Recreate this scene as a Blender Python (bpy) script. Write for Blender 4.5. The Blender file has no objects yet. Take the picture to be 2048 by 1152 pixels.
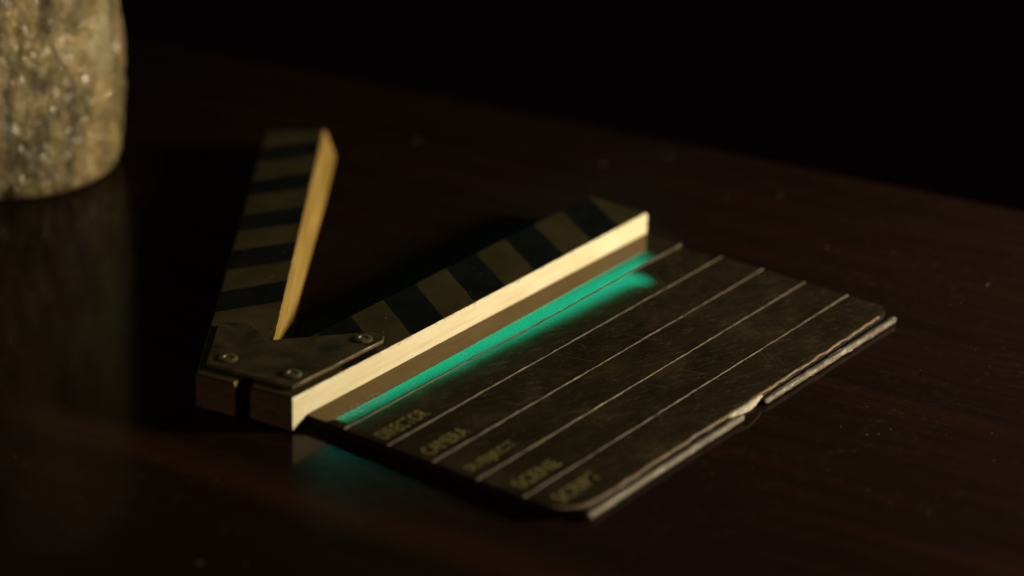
import bpy, bmesh, math, random
from mathutils import Vector, Matrix, noise

random.seed(7)
sc = bpy.context.scene
col = sc.collection
MM = 0.001                      # every length below is written in millimetres

# ------------------------------------------------------------------ camera
cam_d = bpy.data.cameras.new("camera")
cam = bpy.data.objects.new("camera", cam_d)
col.objects.link(cam)
cam.location = (-344.69 * MM, -301.52 * MM, 236.73 * MM)
cam.rotation_euler = (1.14773, -0.026615, -0.929455)
cam_d.sensor_width = 36.0
cam_d.lens = 5400.0 / 2048.0 * 36.0
cam_d.clip_start = 0.02
cam_d.clip_end = 20.0
cam_d.dof.use_dof = True
cam_d.dof.focus_distance = 0.541
cam_d.dof.aperture_fstop = 7.0
cam_d.dof.aperture_blades = 0
sc.camera = cam

# ------------------------------------------------------------------ world (an unlit room)
world = bpy.data.worlds.new("World")
sc.world = world
world.use_nodes = True
bg = world.node_tree.nodes["Background"]
bg.inputs[0].default_value = (1.0, 0.42, 0.5, 1)
bg.inputs[1].default_value = 0.0011

# ------------------------------------------------------------------ lamps
def area_lamp(name, loc, target, sx, sy, power, colour, shape='RECTANGLE', xdir=None):
    d = bpy.data.lights.new(name, 'AREA')
    d.shape = shape
    d.size, d.size_y = sx * MM, sy * MM
    d.energy, d.color = power, colour
    o = bpy.data.objects.new(name, d)
    col.objects.link(o)
    L, T = Vector(loc), Vector(target)
    z = (L - T).normalized()
    x = Vector(xdir) if xdir is not None else Vector((0, 0, 1)).cross(z)
    x = (x - z * x.dot(z)).normalized()
    y = z.cross(x)
    m = Matrix((x, y, z)).transposed().to_4x4()
    m.translation = L * MM
    o.matrix_world = m
    return o

AZ, EL, DIST = math.radians(-57), math.radians(16.0), 370.0
KT = Vector((60, 5, 4))
KL = KT + Vector((math.cos(AZ) * math.cos(EL), math.sin(AZ) * math.cos(EL), math.sin(EL))) * DIST
area_lamp("warm_key_lamp", KL, KT, 62, 62, 2.1, (1.0, 0.86, 0.60), 'ELLIPSE')
# the teal tube whose mirror image runs along the varnished board
TA, TB = Vector((226.6, 180.4, 147.1)), Vector((339.1, 152.1, 132.2))
ta = TA + (TB - TA) * -0.005
area_lamp("teal_tube_lamp", (ta + TB) / 2, (60, -6, 2), (TB - ta).length, 3.4, 0.0128,
          (0.0, 1.0, 0.76), 'RECTANGLE', xdir=(TB - ta))
# faint fill lamp added on the left to lift the dark end faces
area_lamp("dim_fill_lamp", (-520, 40, 330), (20, 10, 0), 260, 260, 0.40, (1.0, 0.76, 0.52))

sc.view_settings.view_transform = 'Standard'
sc.view_settings.look = 'None'
sc.view_settings.exposure = 0.0
sc.view_settings.gamma = 1.0
sc.view_settings.use_curve_mapping = False
sc.cycles.use_denoising = True

# ------------------------------------------------------------------ materials
class NT:
    def __init__(self, name):
        self.m = bpy.data.materials.new(name)
        self.m.use_nodes = True
        self.t = self.m.node_tree
        self.b = self.t.nodes["Principled BSDF"]
        tc = self.t.nodes.new("ShaderNodeTexCoord")
        self.obj = tc.outputs["Object"]
    def link(self, a, b): self.t.links.new(a, b)
    def mapping(self, scale=(1, 1, 1), rotz=0.0, loc=(0, 0, 0)):
        n = self.t.nodes.new("ShaderNodeMapping")
        n.inputs["Scale"].default_value = [s * 1000 for s in scale]
        n.inputs["Location"].default_value = loc
        if rotz:
            r = self.t.nodes.new("ShaderNodeMapping")
            r.inputs["Rotation"].default_value = (0, 0, rotz)
            self.link(self.obj, r.inputs[0]); self.link(r.outputs[0], n.inputs[0])
        else:
            self.link(self.obj, n.inputs[0])
        return n.outputs[0]
    def noise(self, vec, scale=1.0, detail=4.0, rough=0.55, dist=0.0):
        n = self.t.nodes.new("ShaderNodeTexNoise")
        n.inputs["Scale"].default_value = scale
        n.inputs["Detail"].default_value = detail
        n.inputs["Roughness"].default_value = rough
        n.inputs["Distortion"].default_value = dist
        self.link(vec, n.inputs["Vector"])
        return n.outputs["Fac"]
    def voronoi(self, vec, scale=1.0, feature='F1'):
        n = self.t.nodes.new("ShaderNodeTexVoronoi")
        n.feature = feature
        n.inputs["Scale"].default_value = scale
        self.link(vec, n.inputs["Vector"])
        return n.outputs["Distance"]
    def ramp(self, fac, stops, interp='LINEAR'):
        n = self.t.nodes.new("ShaderNodeValToRGB")
        r = n.color_ramp
        r.interpolation = interp
        while len(r.elements) < len(stops): r.elements.new(0.5)
        for e, (p, c) in zip(r.elements, stops):
            e.position = p
            e.color = (c, c, c, 1) if isinstance(c, (int, float)) else (*c, 1)
        self.link(fac, n.inputs[0])
        return n.outputs[0]
    def mix(self, fac, a, b):
        n = self.t.nodes.new("ShaderNodeMix")
        n.data_type = 'RGBA'
        for s, v in ((n.inputs[0], fac), (n.inputs[6], a), (n.inputs[7], b)):
            if hasattr(v, "is_output"): self.link(v, s)
            elif isinstance(v, (int, float)): s.default_value = v
            else: s.default_value = (*v, 1)
        return n.outputs[2]
    def math(self, op, a, b):
        n = self.t.nodes.new("ShaderNodeMath"); n.operation = op
        for s, v in zip(n.inputs, (a, b)):
            if hasattr(v, "is_output"): self.link(v, s)
            else: s.default_value = v
        return n.outputs[0]
    def bump(self, h, strength=0.3, dist=0.1, normal=None):
        n = self.t.nodes.new("ShaderNodeBump")
        n.inputs["Strength"].default_value = strength
        n.inputs["Distance"].default_value = dist * MM
        self.link(h, n.inputs["Height"])
        if normal: self.link(normal, n.inputs["Normal"])
        return n.outputs[0]
    def set(self, **kw):
        names = dict(color="Base Color", rough="Roughness", metal="Metallic", spec="Specular IOR Level",
                     coat="Coat Weight", coat_rough="Coat Roughness", normal="Normal", tint="Specular Tint", coat_normal="Coat Normal", ior="IOR")
        for k, v in kw.items():
            s = self.b.inputs[names[k]]
            if hasattr(v, "is_output"): self.link(v, s)
            elif isinstance(v, (int, float)): s.default_value = v
            else: s.default_value = (*v, 1)
        return self.m

GRAIN = math.radians(90 - 8.5)      # the table's grain runs nearly along -Y

def mat_table():
    k = NT("dark_lacquered_wood")
    g1 = k.noise(k.mapping((0.010, 0.16, 0.1), rotz=GRAIN), 1.0, 5, 0.6, 0.6)
    g2 = k.noise(k.mapping((0.05, 1.9, 0.4), rotz=GRAIN), 1.0, 4, 0.65, 0.3)
    pores = k.noise(k.mapping((0.12, 4.2, 1.0), rotz=GRAIN), 1.0, 2, 0.5)
    base = k.ramp(g1, [(0.30, (0.0100, 0.0055, 0.0042)), (0.52, (0.0132, 0.0066, 0.0050)), (0.66, (0.018, 0.0078, 0.0051)), (0.80, (0.036, 0.0132, 0.0070))])
    fine = k.ramp(g2, [(0.3, 0.72), (0.7, 1.12)])
    mul = k.t.nodes.new("ShaderNodeMix"); mul.data_type = 'RGBA'; mul.blend_type = 'MULTIPLY'
    mul.inputs[0].default_value = 1.0
    k.link(base, mul.inputs[6]); k.link(fine, mul.inputs[7])
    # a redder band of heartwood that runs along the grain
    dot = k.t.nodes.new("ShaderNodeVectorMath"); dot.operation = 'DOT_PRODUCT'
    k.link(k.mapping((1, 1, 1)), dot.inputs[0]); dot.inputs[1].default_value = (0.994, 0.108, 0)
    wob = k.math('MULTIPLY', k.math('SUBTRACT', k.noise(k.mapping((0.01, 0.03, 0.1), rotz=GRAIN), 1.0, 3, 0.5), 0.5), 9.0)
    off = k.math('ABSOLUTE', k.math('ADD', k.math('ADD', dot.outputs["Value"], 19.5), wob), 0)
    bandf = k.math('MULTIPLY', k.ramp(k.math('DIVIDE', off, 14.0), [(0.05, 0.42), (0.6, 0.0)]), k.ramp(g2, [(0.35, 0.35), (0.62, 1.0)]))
    smudge = k.noise(k.mapping((0.03, 0.03, 0.03)), 1.0, 6, 0.65, 0.4)
    dusty = k.noise(k.mapping((0.35, 0.35, 0.35)), 1.0, 5, 0.7)
    haze = k.math('MULTIPLY', k.ramp(smudge, [(0.45, 0.05), (0.75, 1.0)]), k.ramp(dusty, [(0.52, 0.0), (0.76, 0.24)]))
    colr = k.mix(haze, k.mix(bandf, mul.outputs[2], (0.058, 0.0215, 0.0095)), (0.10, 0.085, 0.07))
    rough = k.ramp(smudge, [(0.3, 0.10), (0.7, 0.16)])
    h = k.math('ADD', k.math('MULTIPLY', pores, 0.6), k.math('MULTIPLY', g2, 0.4))
    return k.set(color=colr, rough=rough, spec=0.055, tint=(1.0, 0.76, 0.42), normal=k.bump(h, 0.07, 0.05))

def mat_slat():
    k = NT("black_varnish")
    s1 = k.noise(k.mapping((0.06, 0.09, 0.1)), 1.0, 6, 0.65, 0.5)
    s2 = k.noise(k.mapping((0.25, 1.1, 0.5), rotz=0.35), 1.0, 5, 0.7, 0.8)
    speck = k.noise(k.mapping((1.6, 1.6, 1.6)), 1.0, 3, 0.6)
    base = k.ramp(s1, [(0.3, (0.011, 0.0080, 0.0050)), (0.55, (0.023, 0.0170, 0.0095)), (0.75, (0.050, 0.037, 0.018))])
    wear = k.math('MULTIPLY', k.ramp(s2, [(0.50, 0.0), (0.72, 0.55)]), k.ramp(speck, [(0.4, 0.15), (0.65, 1.0)]))
    colr = k.mix(wear, base, (0.12, 0.098, 0.056))
    for a, sc_, off in ((0.5, (0.05, 2.6, 1), 0.0), (-0.9, (0.07, 3.1, 1), 30.0), (1.3, (0.06, 2.8, 1), 60.0)):
        scr = k.noise(k.mapping(sc_, rotz=a, loc=(off, off, 0)), 1.0, 2, 0.5, 0.2)
        msk = k.noise(k.mapping((0.09, 0.09, 0.1), loc=(off + 5, 3, 0)), 1.0, 3, 0.5)
        f = k.math('MULTIPLY', k.ramp(scr, [(0.67, 0.0), (0.76, 0.42)]), k.ramp(msk, [(0.48, 0.0), (0.62, 1.0)]))
        colr = k.mix(f, colr, (0.17, 0.14, 0.085))
    crough = k.ramp(s1, [(0.3, 0.022), (0.7, 0.042)])
    h = k.noise(k.mapping((0.5, 0.9, 0.5)), 1.0, 5, 0.6)
    m = k.set(color=colr, rough=0.5, spec=0.0, coat=0.38, coat_rough=crough, normal=k.bump(h, 0.25, 0.08),
              coat_normal=k.bump(k.noise(k.mapping((0.18, 0.5, 0.5)), 1.0, 3, 0.5), 0.05, 0.01))
    # amber varnish: a soft tinted sheen under the clear top coat
    gl = k.t.nodes.new("ShaderNodeBsdfGlossy")
    gl.inputs["Color"].default_value = (1.0, 0.60, 0.10, 1)
    gl.inputs["Roughness"].default_value = 0.05
    k.link(k.bump(h, 0.03, 0.02), gl.inputs["Normal"])
    mx = k.t.nodes.new("ShaderNodeMixShader")
    mx.inputs[0].default_value = 0.062
    k.link(k.b.outputs[0], mx.inputs[1]); k.link(gl.outputs[0], mx.inputs[2])
    out = next(n for n in k.t.nodes if n.type == 'OUTPUT_MATERIAL')
    k.link(mx.outputs[0], out.inputs["Surface"])
    return m

def mat_plain(name, lo, hi, rough, scale=0.5, bump=0.2, metal=0.0, spec=0.4, bdist=0.08, stretch=(1, 1, 1), p=(0.3, 0.7)):
    k = NT(name)
    n1 = k.noise(k.mapping([scale * s for s in stretch]), 1.0, 6, 0.65, 0.3)
    n2 = k.noise(k.mapping([scale * 4 * s for s in stretch]), 1.0, 4, 0.6)
    c = k.ramp(n1, [(p[0], lo), (p[1], hi)])
    r = k.ramp(n2, [(0.3, rough - 0.07), (0.7, rough + 0.07)])
    return k.set(color=c, rough=r, metal=metal, spec=spec, normal=k.bump(n2, bump, bdist))

def mat_cream():
    k = NT("cream_paint")
    n1 = k.noise(k.mapping((0.08, 0.3, 0.3)), 1.0, 5, 0.6)
    n2 = k.noise(k.mapping((0.7, 1.4, 1.4)), 1.0, 5, 0.7, 0.5)
    base = k.ramp(n1, [(0.3, (0.71, 0.62, 0.41)), (0.7, (0.82, 0.75, 0.54))])
    sep = k.t.nodes.new("ShaderNodeSeparateXYZ"); k.link(k.mapping((1, 1, 1)), sep.inputs[0])
    rim = k.ramp(k.math('SUBTRACT', sep.outputs[2], 6.2), [(0.0, 0.0), (0.85, 0.13)])
    spots = k.ramp(k.math('ADD', n2, rim), [(0.63, 0.0), (0.74, 0.7)])
    grimy = k.noise(k.mapping((0.05, 0.5, 0.7)), 1.0, 4, 0.6, 0.4)
    base = k.mix(k.ramp(grimy, [(0.45, 0.0), (0.75, 0.45)]), base, (0.55, 0.43, 0.22))
    return k.set(color=k.mix(spots, base, (0.42, 0.28, 0.12)), rough=0.5, spec=0.35, normal=k.bump(n2, 0.25, 0.08))

def mat_gold_wood():
    k = NT("bare_golden_wood")
    n1 = k.noise(k.mapping((0.035, 0.5, 0.9), rotz=-math.radians(35.6)), 1.0, 5, 0.6, 0.5)
    n2 = k.noise(k.mapping((0.12, 2.5, 3.5), rotz=-math.radians(35.6)), 1.0, 4, 0.65)
    base = k.ramp(n1, [(0.3, (0.20, 0.115, 0.022)), (0.5, (0.30, 0.19, 0.046)), (0.7, (0.38, 0.255, 0.072))])
    return k.set(color=base, rough=0.55, spec=0.3, normal=k.bump(n2, 0.35, 0.10))

def mat_ridge():
    k = NT("worn_tan_line")
    n1 = k.noise(k.mapping((0.16, 0.3, 0.3)), 1.0, 5, 0.7)
    n2 = k.noise(k.mapping((1.5, 1.5, 1.5)), 1.0, 4, 0.65)
    base = k.ramp(n1, [(0.40, (0.028, 0.020, 0.009)), (0.57, (0.082, 0.061, 0.026)), (0.72, (0.32, 0.26, 0.14))])
    colr = k.mix(k.ramp(n2, [(0.4, 0.0), (0.66, 0.75)]), base, (0.09, 0.055, 0.03))
    return k.set(color=colr, rough=0.55, spec=0.4, normal=k.bump(n2, 0.7, 0.2))

def mat_worn_edge():
    k = NT("rusty_worn_edge")
    n1 = k.noise(k.mapping((0.10, 0.3, 0.3)), 1.0, 5, 0.7)
    n2 = k.noise(k.mapping((1.3, 1.3, 1.3)), 1.0, 4, 0.65)
    base = k.ramp(n1, [(0.3, (0.12, 0.075, 0.045)), (0.55, (0.17, 0.115, 0.062)), (0.68, (0.27, 0.12, 0.042)), (0.8, (0.30, 0.22, 0.13))])
    colr = k.mix(k.ramp(n2, [(0.45, 0.0), (0.68, 0.8)]), base, (0.05, 0.03, 0.02))
    return k.set(color=colr, rough=0.6, spec=0.3, normal=k.bump(n2, 0.8, 0.25))

def mat_silver():
    k = NT("dull_silver_strip")
    n1 = k.noise(k.mapping((0.25, 0.8, 0.8)), 1.0, 5, 0.7, 0.4)
    n2 = k.noise(k.mapping((1.6, 2.2, 2.2)), 1.0, 5, 0.7)
    base = k.ramp(n1, [(0.3, (0.09, 0.068, 0.050)), (0.55, (0.18, 0.155, 0.118)), (0.75, (0.46, 0.43, 0.36))])
    rough = k.ramp(n2, [(0.35, 0.28), (0.65, 0.55)])
    return k.set(color=base, rough=rough, metal=0.4, spec=0.6, normal=k.bump(n2, 1.0, 0.35))

def mat_stone():
    k = NT("mottled_stoneware")
    n1 = k.noise(k.mapping((0.07, 0.07, 0.04)), 1.0, 7, 0.65, 0.9)
    n2 = k.noise(k.mapping((0.24, 0.24, 0.10)), 1.0, 7, 0.68, 1.2)
    n4 = k.noise(k.mapping((1.0, 1.0, 0.6)), 1.0, 3, 0.6)
    msk = k.ramp(k.noise(k.mapping((0.035, 0.035, 0.02), loc=(3.3, 1.2, 0)), 1.0, 3, 0.5), [(0.42, 1.0), (0.60, 0.4)])
    base = k.ramp(n1, [(0.34, (0.10, 0.075, 0.035)), (0.44, (0.30, 0.23, 0.105)), (0.54, (0.48, 0.335, 0.135)), (0.66, (0.48, 0.42, 0.245))])
    dark = k.math('MULTIPLY', k.ramp(n2, [(0.40, 0.95), (0.53, 0.0)]), msk)
    colr = k.mix(dark, base, (0.06, 0.044, 0.022))
    h = k.math('ADD', k.math('MULTIPLY', n2, 1.0), k.math('MULTIPLY', n4, 0.35))
    rough = k.ramp(n4, [(0.42, 0.45), (0.60, 0.25)])
    lump = k.bump(k.noise(k.mapping((0.38, 0.38, 0.30)), 1.0, 2, 0.5, 0.5), 1.0, 2.6)
    return k.set(color=colr, rough=rough, spec=0.5, coat=0.75, coat_rough=0.14, normal=k.bump(h, 1.0, 2.2, lump), coat_normal=lump)

M = dict(
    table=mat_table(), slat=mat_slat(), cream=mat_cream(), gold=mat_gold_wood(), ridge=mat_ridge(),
    worn=mat_worn_edge(), silver=mat_silver(), stone=mat_stone(),
    olive=mat_plain("olive_stripe_paint", (0.028, 0.022, 0.0085), (0.052, 0.041, 0.017), 0.6, 0.12, 0.2, spec=0.02),
    black=mat_plain("black_stripe_paint", (0.004, 0.0045, 0.004), (0.010, 0.010, 0.009), 0.6, 0.2, 0.2, spec=0.015),
    plate=mat_plain("dark_brass_plate", (0.018, 0.0135, 0.0062), (0.062, 0.045, 0.019), 0.5, 0.22, 0.25, spec=0.05, p=(0.36, 0.66)),
    screw=mat_plain("worn_brass_screw_lit_edge", (0.06, 0.046, 0.022), (0.17, 0.13, 0.06), 0.4, 0.6, 0.3, metal=0.3),
    endwood=mat_plain("brown_end_grain", (0.045, 0.026, 0.014), (0.15, 0.080, 0.038), 0.65, 0.6, 0.8, bdist=0.3, stretch=(1, 1, 2.5)),
    blackedge=mat_plain("black_board_edge", (0.006, 0.005, 0.004), (0.013, 0.011, 0.009), 0.5, 0.5, 0.3, spec=0.25),
    letter=mat_plain("faded_yellow_lettering", (0.07, 0.064, 0.026), (0.30, 0.27, 0.105), 0.6, 0.9, 0.2, spec=0.0),
    crumb=mat_plain("crumbled_pale_edge", (0.22, 0.18, 0.12), (0.62, 0.58, 0.47), 0.4, 1.1, 0.9, metal=0.2, bdist=0.3),
    dust=mat_plain("pale_dust", (0.30, 0.27, 0.22), (0.55, 0.52, 0.46), 0.8, 0.5, 0.0),
)

lb = M['letter'].node_tree.nodes["Principled BSDF"]
lb.inputs["Coat Weight"].default_value = 0.38
lb.inputs["Coat Roughness"].default_value = 0.03
# ------------------------------------------------------------------ mesh helpers
def n3(x, y, z, s=1.0): return noise.noise(Vector((x * s, y * s, z * s)))

def finish(name, verts, faces, mats, parent=None, smooth=40, pick=None):
    me = bpy.data.meshes.new(name)
    me.from_pydata([(v[0] * MM, v[1] * MM, v[2] * MM) for v in verts], [], faces)
    bm = bmesh.new(); bm.from_mesh(me)
    bmesh.ops.recalc_face_normals(bm, faces=bm.faces)
    bm.to_mesh(me); bm.free()
    for m in (mats if isinstance(mats, (list, tuple)) else [mats]): me.materials.append(m)
    me.polygons.foreach_set("use_smooth", [True] * len(me.polygons))
    me.set_sharp_from_angle(angle=math.radians(smooth))
    if pick:
        for p in me.polygons: p.material_index = pick(p.normal, p.center / MM)
    o = bpy.data.objects.new(name, me)
    col.objects.link(o)
    if parent: o.parent = parent
    return o

def resample(poly, step):
    out = []
    for i, a in enumerate(poly):
        b = poly[(i + 1) % len(poly)]
        L = math.hypot(b[0] - a[0], b[1] - a[1])
        n = max(1, int(round(L / step)))
        for k in range(n):
            out.append((a[0] + (b[0] - a[0]) * k / n, a[1] + (b[1] - a[1]) * k / n))
    return out

def inset(poly, d):
    """every corner of a counter-clockwise outline moved inwards by d"""
    out, N = [], len(poly)
    for i in range(N):
        p, q, r = poly[i - 1], poly[i], poly[(i + 1) % N]
        e1 = Vector((q[0] - p[0], q[1] - p[1])).normalized(); e2 = Vector((r[0] - q[0], r[1] - q[1])).normalized()
        n1, n2 = Vector((-e1.y, e1.x)), Vector((-e2.y, e2.x))
        m = (n1 + n2); m /= max(0.35, m.dot(n1))
        out.append((q[0] + m.x * d, q[1] + m.y * d))
    return out

def slab(name, poly, z0, z1, mats, parent=None, chamfer=0.3, step=1.5, jit=0.0, jscale=0.8, warp=None, pick=None, smooth=18):
    P = resample(poly, step)
    Q = inset(P, chamfer)
    rings = [(Q, z0), (P, z0 + chamfer), (P, z1 - chamfer), (Q, z1)]
    V = []
    for k, (R, z) in enumerate(rings):
        for (x, y) in R:
            a = n3(x, y, z + 11 * k, jscale) * jit
            b = n3(x + 50, y, z + 17 * k, jscale) * jit
            c = (n3(x, y + 70, z + 5 * k, jscale) + 0.6 * max(0, n3(x, y + 20, 3, 0.33) - 0.15) * -4) * jit * 1.2
            v = (x + a, y + b, z + (c if k == 2 else 0))
            V.append(warp(v) if warp else v)
    N = len(P); F = []
    for k in range(3):
        for i in range(N):
            j = (i + 1) % N
            F.append((k * N + i, k * N + j, (k + 1) * N + j, (k + 1) * N + i))
    F.append(tuple(range(N - 1, -1, -1))); F.append(tuple(range(3 * N, 4 * N)))
    return finish(name, V, F, mats, parent, smooth, pick)

def arc(cx, cy, r, a0, a1, n=8):
    return [(cx + r * math.cos(math.radians(a0 + (a1 - a0) * i / n)), cy + r * math.sin(math.radians(a0 + (a1 - a0) * i / n))) for i in range(n + 1)]

def tag(o, label=None, cat=None, group=None, kind=None):
    for k, v in (("label", label), ("category", cat), ("group", group), ("kind", kind)):
        if v: o[k] = v
    return o

def empty(name, label, cat):
    o = bpy.data.objects.new(name, None); o.empty_display_size = 0.02
    col.objects.link(o)
    return tag(o, label, cat)

# ------------------------------------------------------------------ table
ev = Vector((0.187, -0.982)).normalized()               # direction of the far edge
en = Vector((-ev.y, ev.x)) * -1                          # from the edge towards the camera
e0 = Vector((172.3, 52.0))
pts = [e0 + ev * 900, e0 - ev * 900, e0 - ev * 900 + en * 1100, e0 + ev * 900 + en * 1100]
area = sum(pts[i].x * pts[(i + 1) % 4].y - pts[(i + 1) % 4].x * pts[i].y for i in range(4))
if area < 0: pts.reverse()
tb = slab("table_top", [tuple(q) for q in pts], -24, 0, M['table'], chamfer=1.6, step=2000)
tag(tb, "dark reddish brown lacquered wooden table top", None, kind='structure')

# ------------------------------------------------------------------ clapperboard
HS, ZB = 7.17, 2.34
X0, X1, Y1, DY, YE = 4.0, 119.3, -9.53, -10.535, -62.3
cb = empty("clapperboard", "small dark clapperboard lying open on the table, striped sticks and teal reflection", "clapperboard")

# backing board with rounded outer corners
back = [(X0 + 0.4, -0.6)] + arc(X0 + 7.4, YE + 7.2, 7, 180, 270) + arc(X1 - 3.9, YE + 3.7, 3.5, 270, 360) + [(X1 - 0.4, -0.6)]
slab("backing_board", back, 0.02, ZB - 0.86, M['blackedge'], cb, chamfer=0.15, step=2.0, jit=0.12)

# six slats, the last one with rounded outer corners; the second one bows down at its far end
yb = [-0.06, Y1] + [Y1 + DY * k for k in range(1, 5)] + [YE]
def slat(i):
    ya, yc = yb[i] - 0.0, yb[i + 1]
    nx, ny = 116, 8
    def ends(y):
        a, b = X0, X1
        if i == 5:
            d = y - (YE + 7.0)
            if d < 0: a = X0 + 7.0 - math.sqrt(max(0, 49 - d * d))
            d = y - (YE + 3.5)
            if d < 0: b = X1 - 3.5 + math.sqrt(max(0, 12.25 - d * d))
        return a, b
    V, F = [], []
    tilt = [0.0, 0.0, -0.0008, 0.0006, -0.001, 0.0005][i]
    for jy in range(ny + 1):
        t = jy / ny
        t = 0.5 - 0.5 * math.cos(math.pi * t)
        y = ya + 0.04 * (-1 if jy == 0 else 0) + (yc - ya + (0.04 if jy == ny else 0)) * t
        a, b = ends(y)
        for jx in range(nx + 1):
            s = jx / nx
            x = a + (b - a) * s
            ex = 0
            if jx == 0: ex = n3(y, i, 3.1, 0.9) * 0.28
            if jx == nx: ex = n3(y, i, 9.1, 0.9) * 0.22
            z = ZB + tilt * (y - (ya + yc) / 2) - (0.05 if jx in (0, nx) else 0)
            if i == 1 and x > 94: z -= 0.0010 * (x - 94) ** 2 * (0.35 + 0.65 * min(1.0, (y - yc) / 6.0))
            if i == 5 and jy == ny: z -= 0.10 + 0.08 * n3(x, 1, 1, 0.5)
            z += 0.006 * n3(x, y, i * 9.0, 0.07)
            V.append((x + ex, y, z))
    W = nx + 1
    for jy in range(ny):
        for jx in range(nx):
            F.append((jy * W + jx, jy * W + jx + 1, (jy + 1) * W + jx + 1, (jy + 1) * W + jx))
    rim = [jx for jx in range(W)] + [jy * W + nx for jy in range(1, ny + 1)] + [ny * W + jx for jx in range(nx - 1, -1, -1)] + [jy * W for jy in range(ny - 1, 0, -1)]
    base = len(V)
    for r in rim: V.append((V[r][0], V[r][1], ZB - 0.84))
    n = len(rim)
    for k in range(n):
        F.append((rim[k], rim[(k + 1) % n], base + (k + 1) % n, base + k))
    F.append(tuple(range(base, base + n)))
    return finish("slat", V, F, [M['slat'], M['blackedge']], cb, 35, pick=lambda nn, c: 0 if nn.z > 0.5 else 1)
slats = [slat(i) for i in range(6)]

# thin raised dividing lines between the slats
def ridge(name, path, w, h, mat, parent, zf, jit=0.1, closed_ends=True):
    V, F, K = [], [], 5
    for i, (x, y) in enumerate(path):
        a = path[max(0, i - 1)]; b = path[min(len(path) - 1, i + 1)]
        t = Vector((b[0] - a[0], b[1] - a[1])).normalized(); nn = Vector((-t.y, t.x))
        ww = w * (1 + 0.7 * n3(x, y, 4, 0.55)) ; hh = h * (1 + 0.7 * n3(x, y, 8, 0.7))
        off = n3(x, y, 2, 0.35) * jit
        if i in (0, len(path) - 1): ww *= 0.5; hh *= 0.6
        for k in range(K):
            an = math.pi * k / (K - 1)
            dx = math.cos(an) * ww / 2 + off
            dz = math.sin(an) * hh
            V.append((x + nn.x * dx, y + nn.y * dx, zf(x, y) + dz - (0.12 if k in (0, K - 1) else 0)))
    n = len(path)
    for i in range(n - 1):
        for k in range(K - 1):
            F.append((i * K + k, (i + 1) * K + k, (i + 1) * K + k + 1, i * K + k + 1))
        F.append((i * K + K - 1, (i + 1) * K + K - 1, (i + 1) * K, i * K))
    F.append(tuple(range(K))); F.append(tuple((n - 1) * K + k for k in range(K)))
    return finish(name, V, F, mat, parent, 60)
for g in range(5):
    y = Y1 + DY * g
    x_a, x_b = X0 - 0.25 + 0.3 * random.random(), X1 + 0.1
    xs = [x_a + (x_b - x_a) * i / 150 for i in range(151)]
    up = lambda x, y: ZB
    ridge("dividing_line", [(x, y) for x in xs], [0.32, 0.34, 0.36, 0.40, 0.42][g], 0.18, M['ridge'], cb, up)

# worn lower edge of the last slat
path = [(X0 + 7.0 - 7.0 * math.cos(math.radians(a)) * 0.995, YE + 7.0 - 7.0 * math.sin(math.radians(a))) for a in range(20, 90, 7)]
path = [(x, y + 0.10) for (x, y) in path] + [(12 + 0.8 * i, YE + 0.10) for i in range(int((X1 - 4 - 12) / 0.8))]
ridge("worn_edge", path, 0.75, 0.16, M['worn'], cb, lambda x, y: ZB - 0.09, jit=0.35)

# crumbled pale patch at the gap in the silver strips
random.seed(3)
V, F = [], []
nx, ny = 26, 8
for i in range(nx + 1):
    for j in range(ny + 1):
        s, t = i / nx, j / ny
        x = 55.5 + 12.5 * s
        half = 0.18 + 0.75 * math.sin(math.pi * min(1, s * 1.05)) ** 1.5
        y = YE - 0.15 - 0.45 * math.sin(math.pi * s) + (t - 0.5) * 2 * half
        z = ZB - 0.05 + 0.32 * math.sin(math.pi * t) * math.sin(math.pi * s) + 0.16 * n3(x, y, 0, 2.2)
        if t > 0.999 or t < 0.001 or i in (0, nx): z = ZB - 0.8
        V.append((x + 0.15 * n3(x, y, 3, 2), y + 0.15 * n3(x, y, 6, 2), z))
for i in range(nx):
    for j in range(ny):
        a = i * (ny + 1) + j
        F.append((a, a + ny + 1, a + ny + 2, a + 1))
finish("crumbled_patch", V, F, M['crumb'], cb, 60)

# two silver strips along the lower edge, with a gap between them
def strip(xa, xb, ya, yc):
    def sw(v):
        s = (v[0] - xa) / (xb - xa)
        return (v[0], v[1] + ya + (yc - ya) * s + 0.10 * n3(v[0], 0, 2, 0.12), v[2])
    poly = arc(xa + 0.7, -0.1, 0.7, 90, 270, 6) + arc(xb - 0.7, -0.1, 0.7, -90, 90, 6)
    return slab("silver_strip", poly, 0.22, 1.42, M['silver'], cb, chamfer=0.26, step=0.6, jit=0.24, jscale=1.5, warp=sw, smooth=60)
strip(7.6, 59.3, YE - 0.75, YE - 1.05)
strip(67.3, 118.2, YE - 0.8, YE - 1.45)

# ---- fixed stick
LS, WS = 119.6, 15.8
fixed_poly = [(0, 0), (LS, 0), (LS, WS), (9.0, WS), (-1.2, 9.6)]
def pick_fixed(nn, c):
    if nn.z > 0.3 and nn.y > -0.2: return 2
    return 1 if (nn.x < -0.5) else 0
fx = slab("fixed_stick", fixed_poly, 0.0, HS - 0.08, [M['cream'], M['endwood'], M['olive']], cb, chamfer=0.32, step=1.3, jit=0.10, jscale=0.9, pick=pick_fixed)

def stripe(poly, z, mat, parent):
    return slab("stripe", poly, z, z + 0.10, mat, parent, chamfer=0.03, step=1.2, jit=0.10, jscale=1.1)

def clip_poly(poly, a, b, c):
    """keep a*x + b*y <= c"""
    out = []
    for i, p in enumerate(poly):
        q = poly[(i + 1) % len(poly)]
        dp, dq = a * p[0] + b * p[1] - c, a * q[0] + b * q[1] - c
        if dp <= 0: out.append(p)
        if dp * dq < 0:
            t = dp / (dp - dq)
            out.append((p[0] + (q[0] - p[0]) * t, p[1] + (q[1] - p[1]) * t))
    return out

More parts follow.
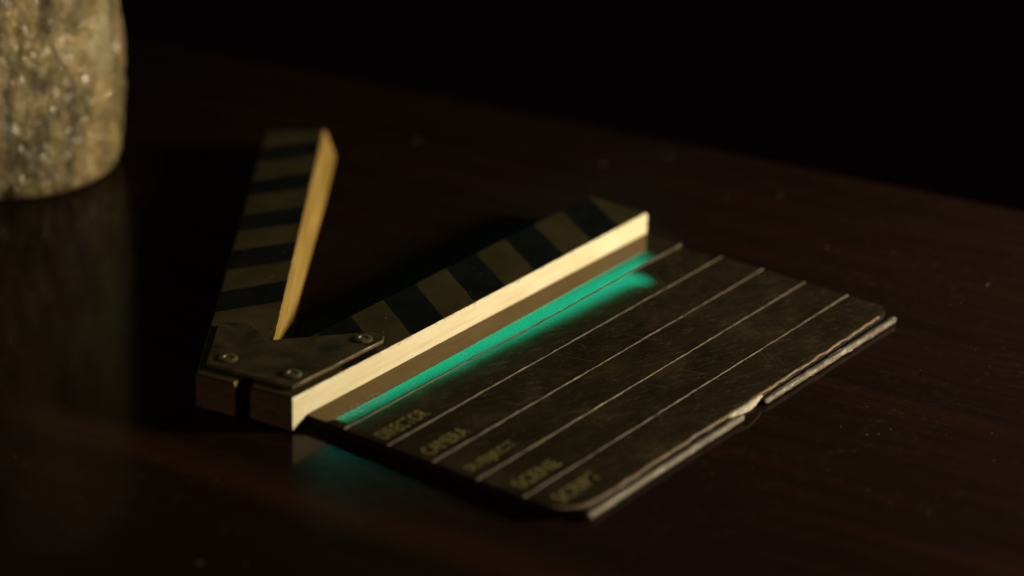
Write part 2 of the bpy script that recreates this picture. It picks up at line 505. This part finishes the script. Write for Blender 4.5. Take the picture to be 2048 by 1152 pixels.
def band(outline, o, d, w0, w1):
    """part of an outline between two parallel slanting lines: o + d*s, shifted in x by w0..w1"""
    nx_, ny_ = d[1], -d[0]
    c0 = nx_ * (o[0] + w0[0]) + ny_ * (o[1] + w0[1]); c1 = nx_ * (o[0] + w1[0]) + ny_ * (o[1] + w1[1])
    p = clip_poly(outline, nx_, ny_, c1)
    return clip_poly(p, -nx_, -ny_, -c0)

top_in = inset(fixed_poly, 0.42)
sl = (10.0, WS)                                  # slant of the stripes
bounds = [-14, 15.4, 25.8] + [36.2 + 10.38 * k for k in range(8)] + [140]
dark = False
for k in range(len(bounds) - 1):
    # first (under the plate) olive, then black/olive in turn
    p = band(top_in, (0, 0), sl, (bounds[k], 0), (bounds[k + 1], 0))
    if len(p) > 2: stripe(p, HS - 0.10, M['black'] if dark else M['olive'], fx)
    dark = not dark

# ---- hinged stick
TH = math.radians(35.6)
U, NN = Vector((math.cos(TH), math.sin(TH))), Vector((-math.sin(TH), math.cos(TH)))
def un(u, n): return (U.x * u + NN.x * n, U.y * u + NN.y * n)
hin = [(5.6, 11.6), (20.0, 5.9), (142.6, 5.75), (139.9, 19.6), (9.2, 19.5)]
hin_w = [un(*q) for q in hin]
def hwarp(v):
    u = v[0] * U.x + v[1] * U.y; n = v[0] * NN.x + v[1] * NN.y
    k = max(0, min(1, (9 - n) / 3.0)) * (1 - max(0, min(1, v[2] / HS)))
    out = 1.2 + 1.5 * max(0, min(1, (u - 35) / 80))
    return (v[0] - NN.x * out * k, v[1] - NN.y * out * k, v[2])
def pick_hinged(nn, c):
    if nn.z > 0.3 and (nn.x * NN.x + nn.y * NN.y) > -0.2: return 2
    if nn.x < -0.75 and c.x < 5: return 1
    return 0
hs = slab("hinged_stick", hin_w, 0.0, HS - 0.08, [M['gold'], M['endwood'], M['olive']], cb, chamfer=0.30, step=1.3, jit=0.13, jscale=0.7, warp=hwarp, pick=pick_hinged)
hin_top = inset(hin_w, 0.40)
# black bands, in stick coordinates along the outer edge (n = 19.5) and the inner edge (n = 5.9)
hb = [(37.6, 47.6, 44.2, 54.6), (58.6, 68.8, 65.0, 75.0), (79.2, 88.6, 85.2, 94.9), (99.4, 108.6, 105.6, 115.2), (119.6, 128.6, 126.0, 135.4)]
edges_o, edges_i = [-5.0], [-2.0]
for a, b, c, d in hb: edges_o += [a, b]; edges_i += [c, d]
edges_o.append(150.0); edges_i.append(156.0)
def half(poly, p, q):
    """keep the side of line p->q that lies towards the hinge"""
    d = Vector((q[0] - p[0], q[1] - p[1])); a, b = -d.y, d.x
    c = a * p[0] + b * p[1]
    ref = un(-60, 12)
    if a * ref[0] + b * ref[1] > c: a, b, c = -a, -b, -c
    return a, b, c
for k in range(len(edges_o) - 1):
    p = hin_top
    a, b, c = half(p, un(edges_o[k + 1], 19.5), un(edges_i[k + 1], 5.9)); p = clip_poly(p, a, b, c)
    a, b, c = half(p, un(edges_o[k], 19.5), un(edges_i[k], 5.9)); p = clip_poly(p, -a, -b, -c)
    if len(p) > 2: stripe(p, HS - 0.10, M['black'] if k % 2 else M['olive'], hs)

# ---- hinge plate with three screws
plate_poly = [(-0.2, 21.7), (2.7, 2.3), (29.6, 2.1), (31.3, 3.2), (31.4, 6.2), (17.0, 18.0), (15.2, 19.4), (19.0, 27.7), (15.1, 32.4)]
area = sum(plate_poly[i][0] * plate_poly[(i + 1) % 9][1] - plate_poly[(i + 1) % 9][0] * plate_poly[i][1] for i in range(9))
if area < 0: plate_poly.reverse()
pl = slab("hinge_plate", plate_poly, HS + 0.02, HS + 0.85, [M['plate'], M['screw']], cb, chamfer=0.16, step=1.6, jit=0.07, pick=lambda nn, c: 1 if nn.z < 0.9 else 0)  # sides take the paler screw brass: a lit edge put into the colour
def screw(x, y):
    z = HS + 0.80; V, F = [], []
    prof = [(1.85, 0.0), (1.85, 0.24), (1.62, 0.42), (1.2, 0.46), (0.95, 0.42), (0.85, 0.14), (0.55, 0.10), (0.40, 0.30), (0.0, 0.34)]
    K = 28
    for (r, h) in prof:
        for k in range(K):
            a = 2 * math.pi * k / K
            rr = r * (1 + 0.03 * n3(math.cos(a), math.sin(a), x, 2))
            V.append((x + rr * math.cos(a), y + rr * math.sin(a), z + h))
    for i in range(len(prof) - 1):
        for k in range(K):
            F.append((i * K + k, i * K + (k + 1) % K, (i + 1) * K + (k + 1) % K, (i + 1) * K + k))
    finish("screw", V, F, M['screw'], pl, 35)
for q in ((3.9, 19.8), (6.6, 5.7), (27.4, 5.3)): screw(*q)
# the pivot post that joins plate and sticks in the gap between them
slab("hinge_pivot", [(x, y) for x, y in arc(8.6, 15.6, 1.1, 0, 345, 15)], 0.2, HS + 0.1, M['blackedge'], cb, chamfer=0.1, step=3)

# ---- faded lettering at the near end of each slat
def lettering(i, text, x, y, width, height, shear=0.0):
    cu = bpy.data.curves.new("lettering", 'FONT')
    cu.body = text; cu.size = 1.0; cu.resolution_u = 3; cu.offset = 0.004
    cu.extrude = 0.0
    tmp = bpy.data.objects.new("tmp", cu); col.objects.link(tmp)
    bpy.context.view_layer.update()
    me = bpy.data.meshes.new_from_object(tmp.evaluated_get(bpy.context.evaluated_depsgraph_get()))
    bpy.data.objects.remove(tmp)
    xs = [v.co.x for v in me.vertices]; ys = [v.co.y for v in me.vertices]
    x0, x1, y0, y1 = min(xs), max(xs), min(ys), max(ys)
    for v in me.vertices:
        a = (v.co.x - x0) / (x1 - x0); b = (v.co.y - y0) / (y1 - y0)
        xx, yy = x + a * width, y + b * height
        v.co = ((xx + 0.08 * n3(xx, yy, 1, 1.5)) * MM, (yy + 0.10 * n3(xx, yy, 5, 1.0)) * MM, (ZB + 0.022) * MM)
    me.materials.append(M['letter'])
    o = bpy.data.objects.new("lettering", me); col.objects.link(o); o.parent = slats[i]
    return o
lettering(0, "PRODUCER", 5.8, -7.3, 14.5, 2.9)
lettering(1, "DIRECTOR", 5.7, -18.3, 13.6, 3.3)
lettering(2, "CAMERA", 6.0, -28.8, 12.2, 3.2)
lettering(3, "SUBJECT", 5.8, -39.2, 14.4, 3.0)
lettering(4, "SCENE", 6.5, -49.6, 12.4, 3.1)
lettering(5, "SCRIPT", 7.0, -58.4, 12.6, 3.2)

# ------------------------------------------------------------------ stoneware cup behind the clapperboard
def cup():
    f = Vector((0.808, 0.589)); r = Vector((0.589, -0.808))
    R = 28.0
    c = Vector((42.1, 124.0)) + f * (R - 1.2) - r * 3.4
    prof = [(0, 0.0), (R - 8, 0.0), (R - 3.6, 0.15), (R - 2.2, 0.9), (R - 1.2, 2.6), (R - 0.5, 7), (R, 16)]
    prof += [(R - 0.030 * max(0, z - 28), z) for z in range(17, 92, 1)]
    prof += [(R - 3.6, 93), (R - 5.6, 91)] + [(R - 6.2, z) for z in range(88, 8, -8)] + [(R - 12, 5.5), (0, 5.0)]
    K = 260; V, F = [], []
    # subdivide the lower corner
    fine = []
    for i, (a, b) in enumerate(prof[:-1]):
        fine.append((a, b))
        if 1 <= i < 6:
            a2, b2 = prof[i + 1]
            for t in (0.33, 0.66): fine.append((a + (a2 - a) * t, b + (b2 - b) * t))
    fine.append(prof[-1])
    for (rad, z) in fine:
        for k in range(K):
            an = 2 * math.pi * k / K
            d = 0.0
            if rad > R - 5.8 and z > 0.1:
                dx, dy = math.cos(an), math.sin(an)
                P = Vector((dx * R, dy * R, z))
                left = max(0.0, min(1.0, 0.5 - (dx * r.x + dy * r.y) * 1.3))     # rougher, bark-like on the left
                d += 0.9 * noise.noise(P * 0.045) + 0.6 * noise.noise(P * 0.12 + Vector((9, 3, 1))) + 0.45 * noise.noise(P * 0.26 + Vector((2, 8, 5)))
                d += (0.25 + 0.75 * left) * 2.3 * noise.noise(Vector((P.x * 0.30, P.y * 0.30, P.z * 0.14)))
                d += (0.2 + 0.8 * left) * 0.9 * noise.noise(Vector((P.x * 0.7, P.y * 0.7, P.z * 0.4)))
                d *= min(1.0, z / 3.0)
            V.append((c.x + (rad + d) * math.cos(an), c.y + (rad + d) * math.sin(an), z + 0.02))
    n = len(fine)
    for i in range(n - 1):
        for k in range(K):
            F.append((i * K + k, i * K + (k + 1) % K, (i + 1) * K + (k + 1) % K, (i + 1) * K + k))
    o = finish("stone_cup", V, F, M['stone'], None, 70)
    bm = bmesh.new(); bm.from_mesh(o.data); bmesh.ops.remove_doubles(bm, verts=bm.verts, dist=1e-6); bm.to_mesh(o.data); bm.free()
    # origin to the base of the cup
    for v in o.data.vertices: v.co -= Vector((c.x * MM, c.y * MM, 0))
    o.location = (c.x * MM, c.y * MM, 0)
    return tag(o, "rough mottled beige stoneware cup standing behind the clapperboard's open stick", "cup")
cup()

# ------------------------------------------------------------------ dust lying on the table
random.seed(21)
V, F = [], []
def grain(x, y, z, s):
    b = len(V)
    h = s * 0.6
    ang = random.random() * 6.28
    K = 5
    for k in range(K):
        a = ang + 2 * math.pi * k / K
        rr = s * (0.7 + 0.6 * random.random())
        V.append((x + rr * math.cos(a), y + rr * math.sin(a), z + h * 0.3))
    V.append((x, y, z + h)); V.append((x, y, z - 0.005))
    for k in range(K):
        F.append((b + k, b + (k + 1) % K, b + 5)); F.append((b + (k + 1) % K, b + k, b + 6))
known = [(71.2, -86.8, .22), (50.6, -96.5, .17), (48.1, -102.1, .2), (49.8, -109.5, .2), (56.2, -107.5, .15), (166.3, 24.7, .35), (152.2, 34.6, .45),
         (135.8, 78.0, .4), (-23.2, -1.7, .2), (-47.4, -20.0, .32), (-40.0, 33.3, .25), (-43.5, 12.4, .2), (-16.1, -16.3, .16), (-42.9, -26.4, .28),
         (148.3, -69.9, .22), (143.5, -32.6, .3), (163.1, -8.2, .28), (152.9, 0.1, .26)]
for (x, y, s) in known: grain(x, y, 0.004, s * 0.6)
def on_board(x, y): return (-8 < x < 124 and -68 < y < 20) or (abs(x * NN.x + y * NN.y - 12.5) < 11 and -2 < x * U.x + y * U.y < 146)
n = 0
while n < 1300:
    x, y = random.uniform(-80, 180), random.uniform(-140, 180)
    if on_board(x, y) or (x - 64) ** 2 + (y - 140) ** 2 < 34 ** 2: continue
    if noise.noise(Vector((x * 0.03, y * 0.03, 4))) < random.uniform(-0.5, 0.45): continue
    grain(x, y, 0.004, random.choice((0.03, 0.04, 0.04, 0.05, 0.06, 0.08)))
    n += 1
du = finish("dust", V, F, M['dust'], None, 20)
tag(du, "scattered pale dust specks lying on the dark table", "dust", kind='stuff')
V, F = [], []
for k in range(46):
    if k % 3: x, y = random.uniform(20, 116), random.uniform(1.5, 14.5)
    else: x, y = un(random.uniform(22, 120), random.uniform(7.5, 18.5))
    grain(x, y, HS + 0.002, random.choice((0.05, 0.06, 0.08, 0.1)))
tag(finish("dust_specks", V, F, M['dust'], cb, 20), kind='stuff')
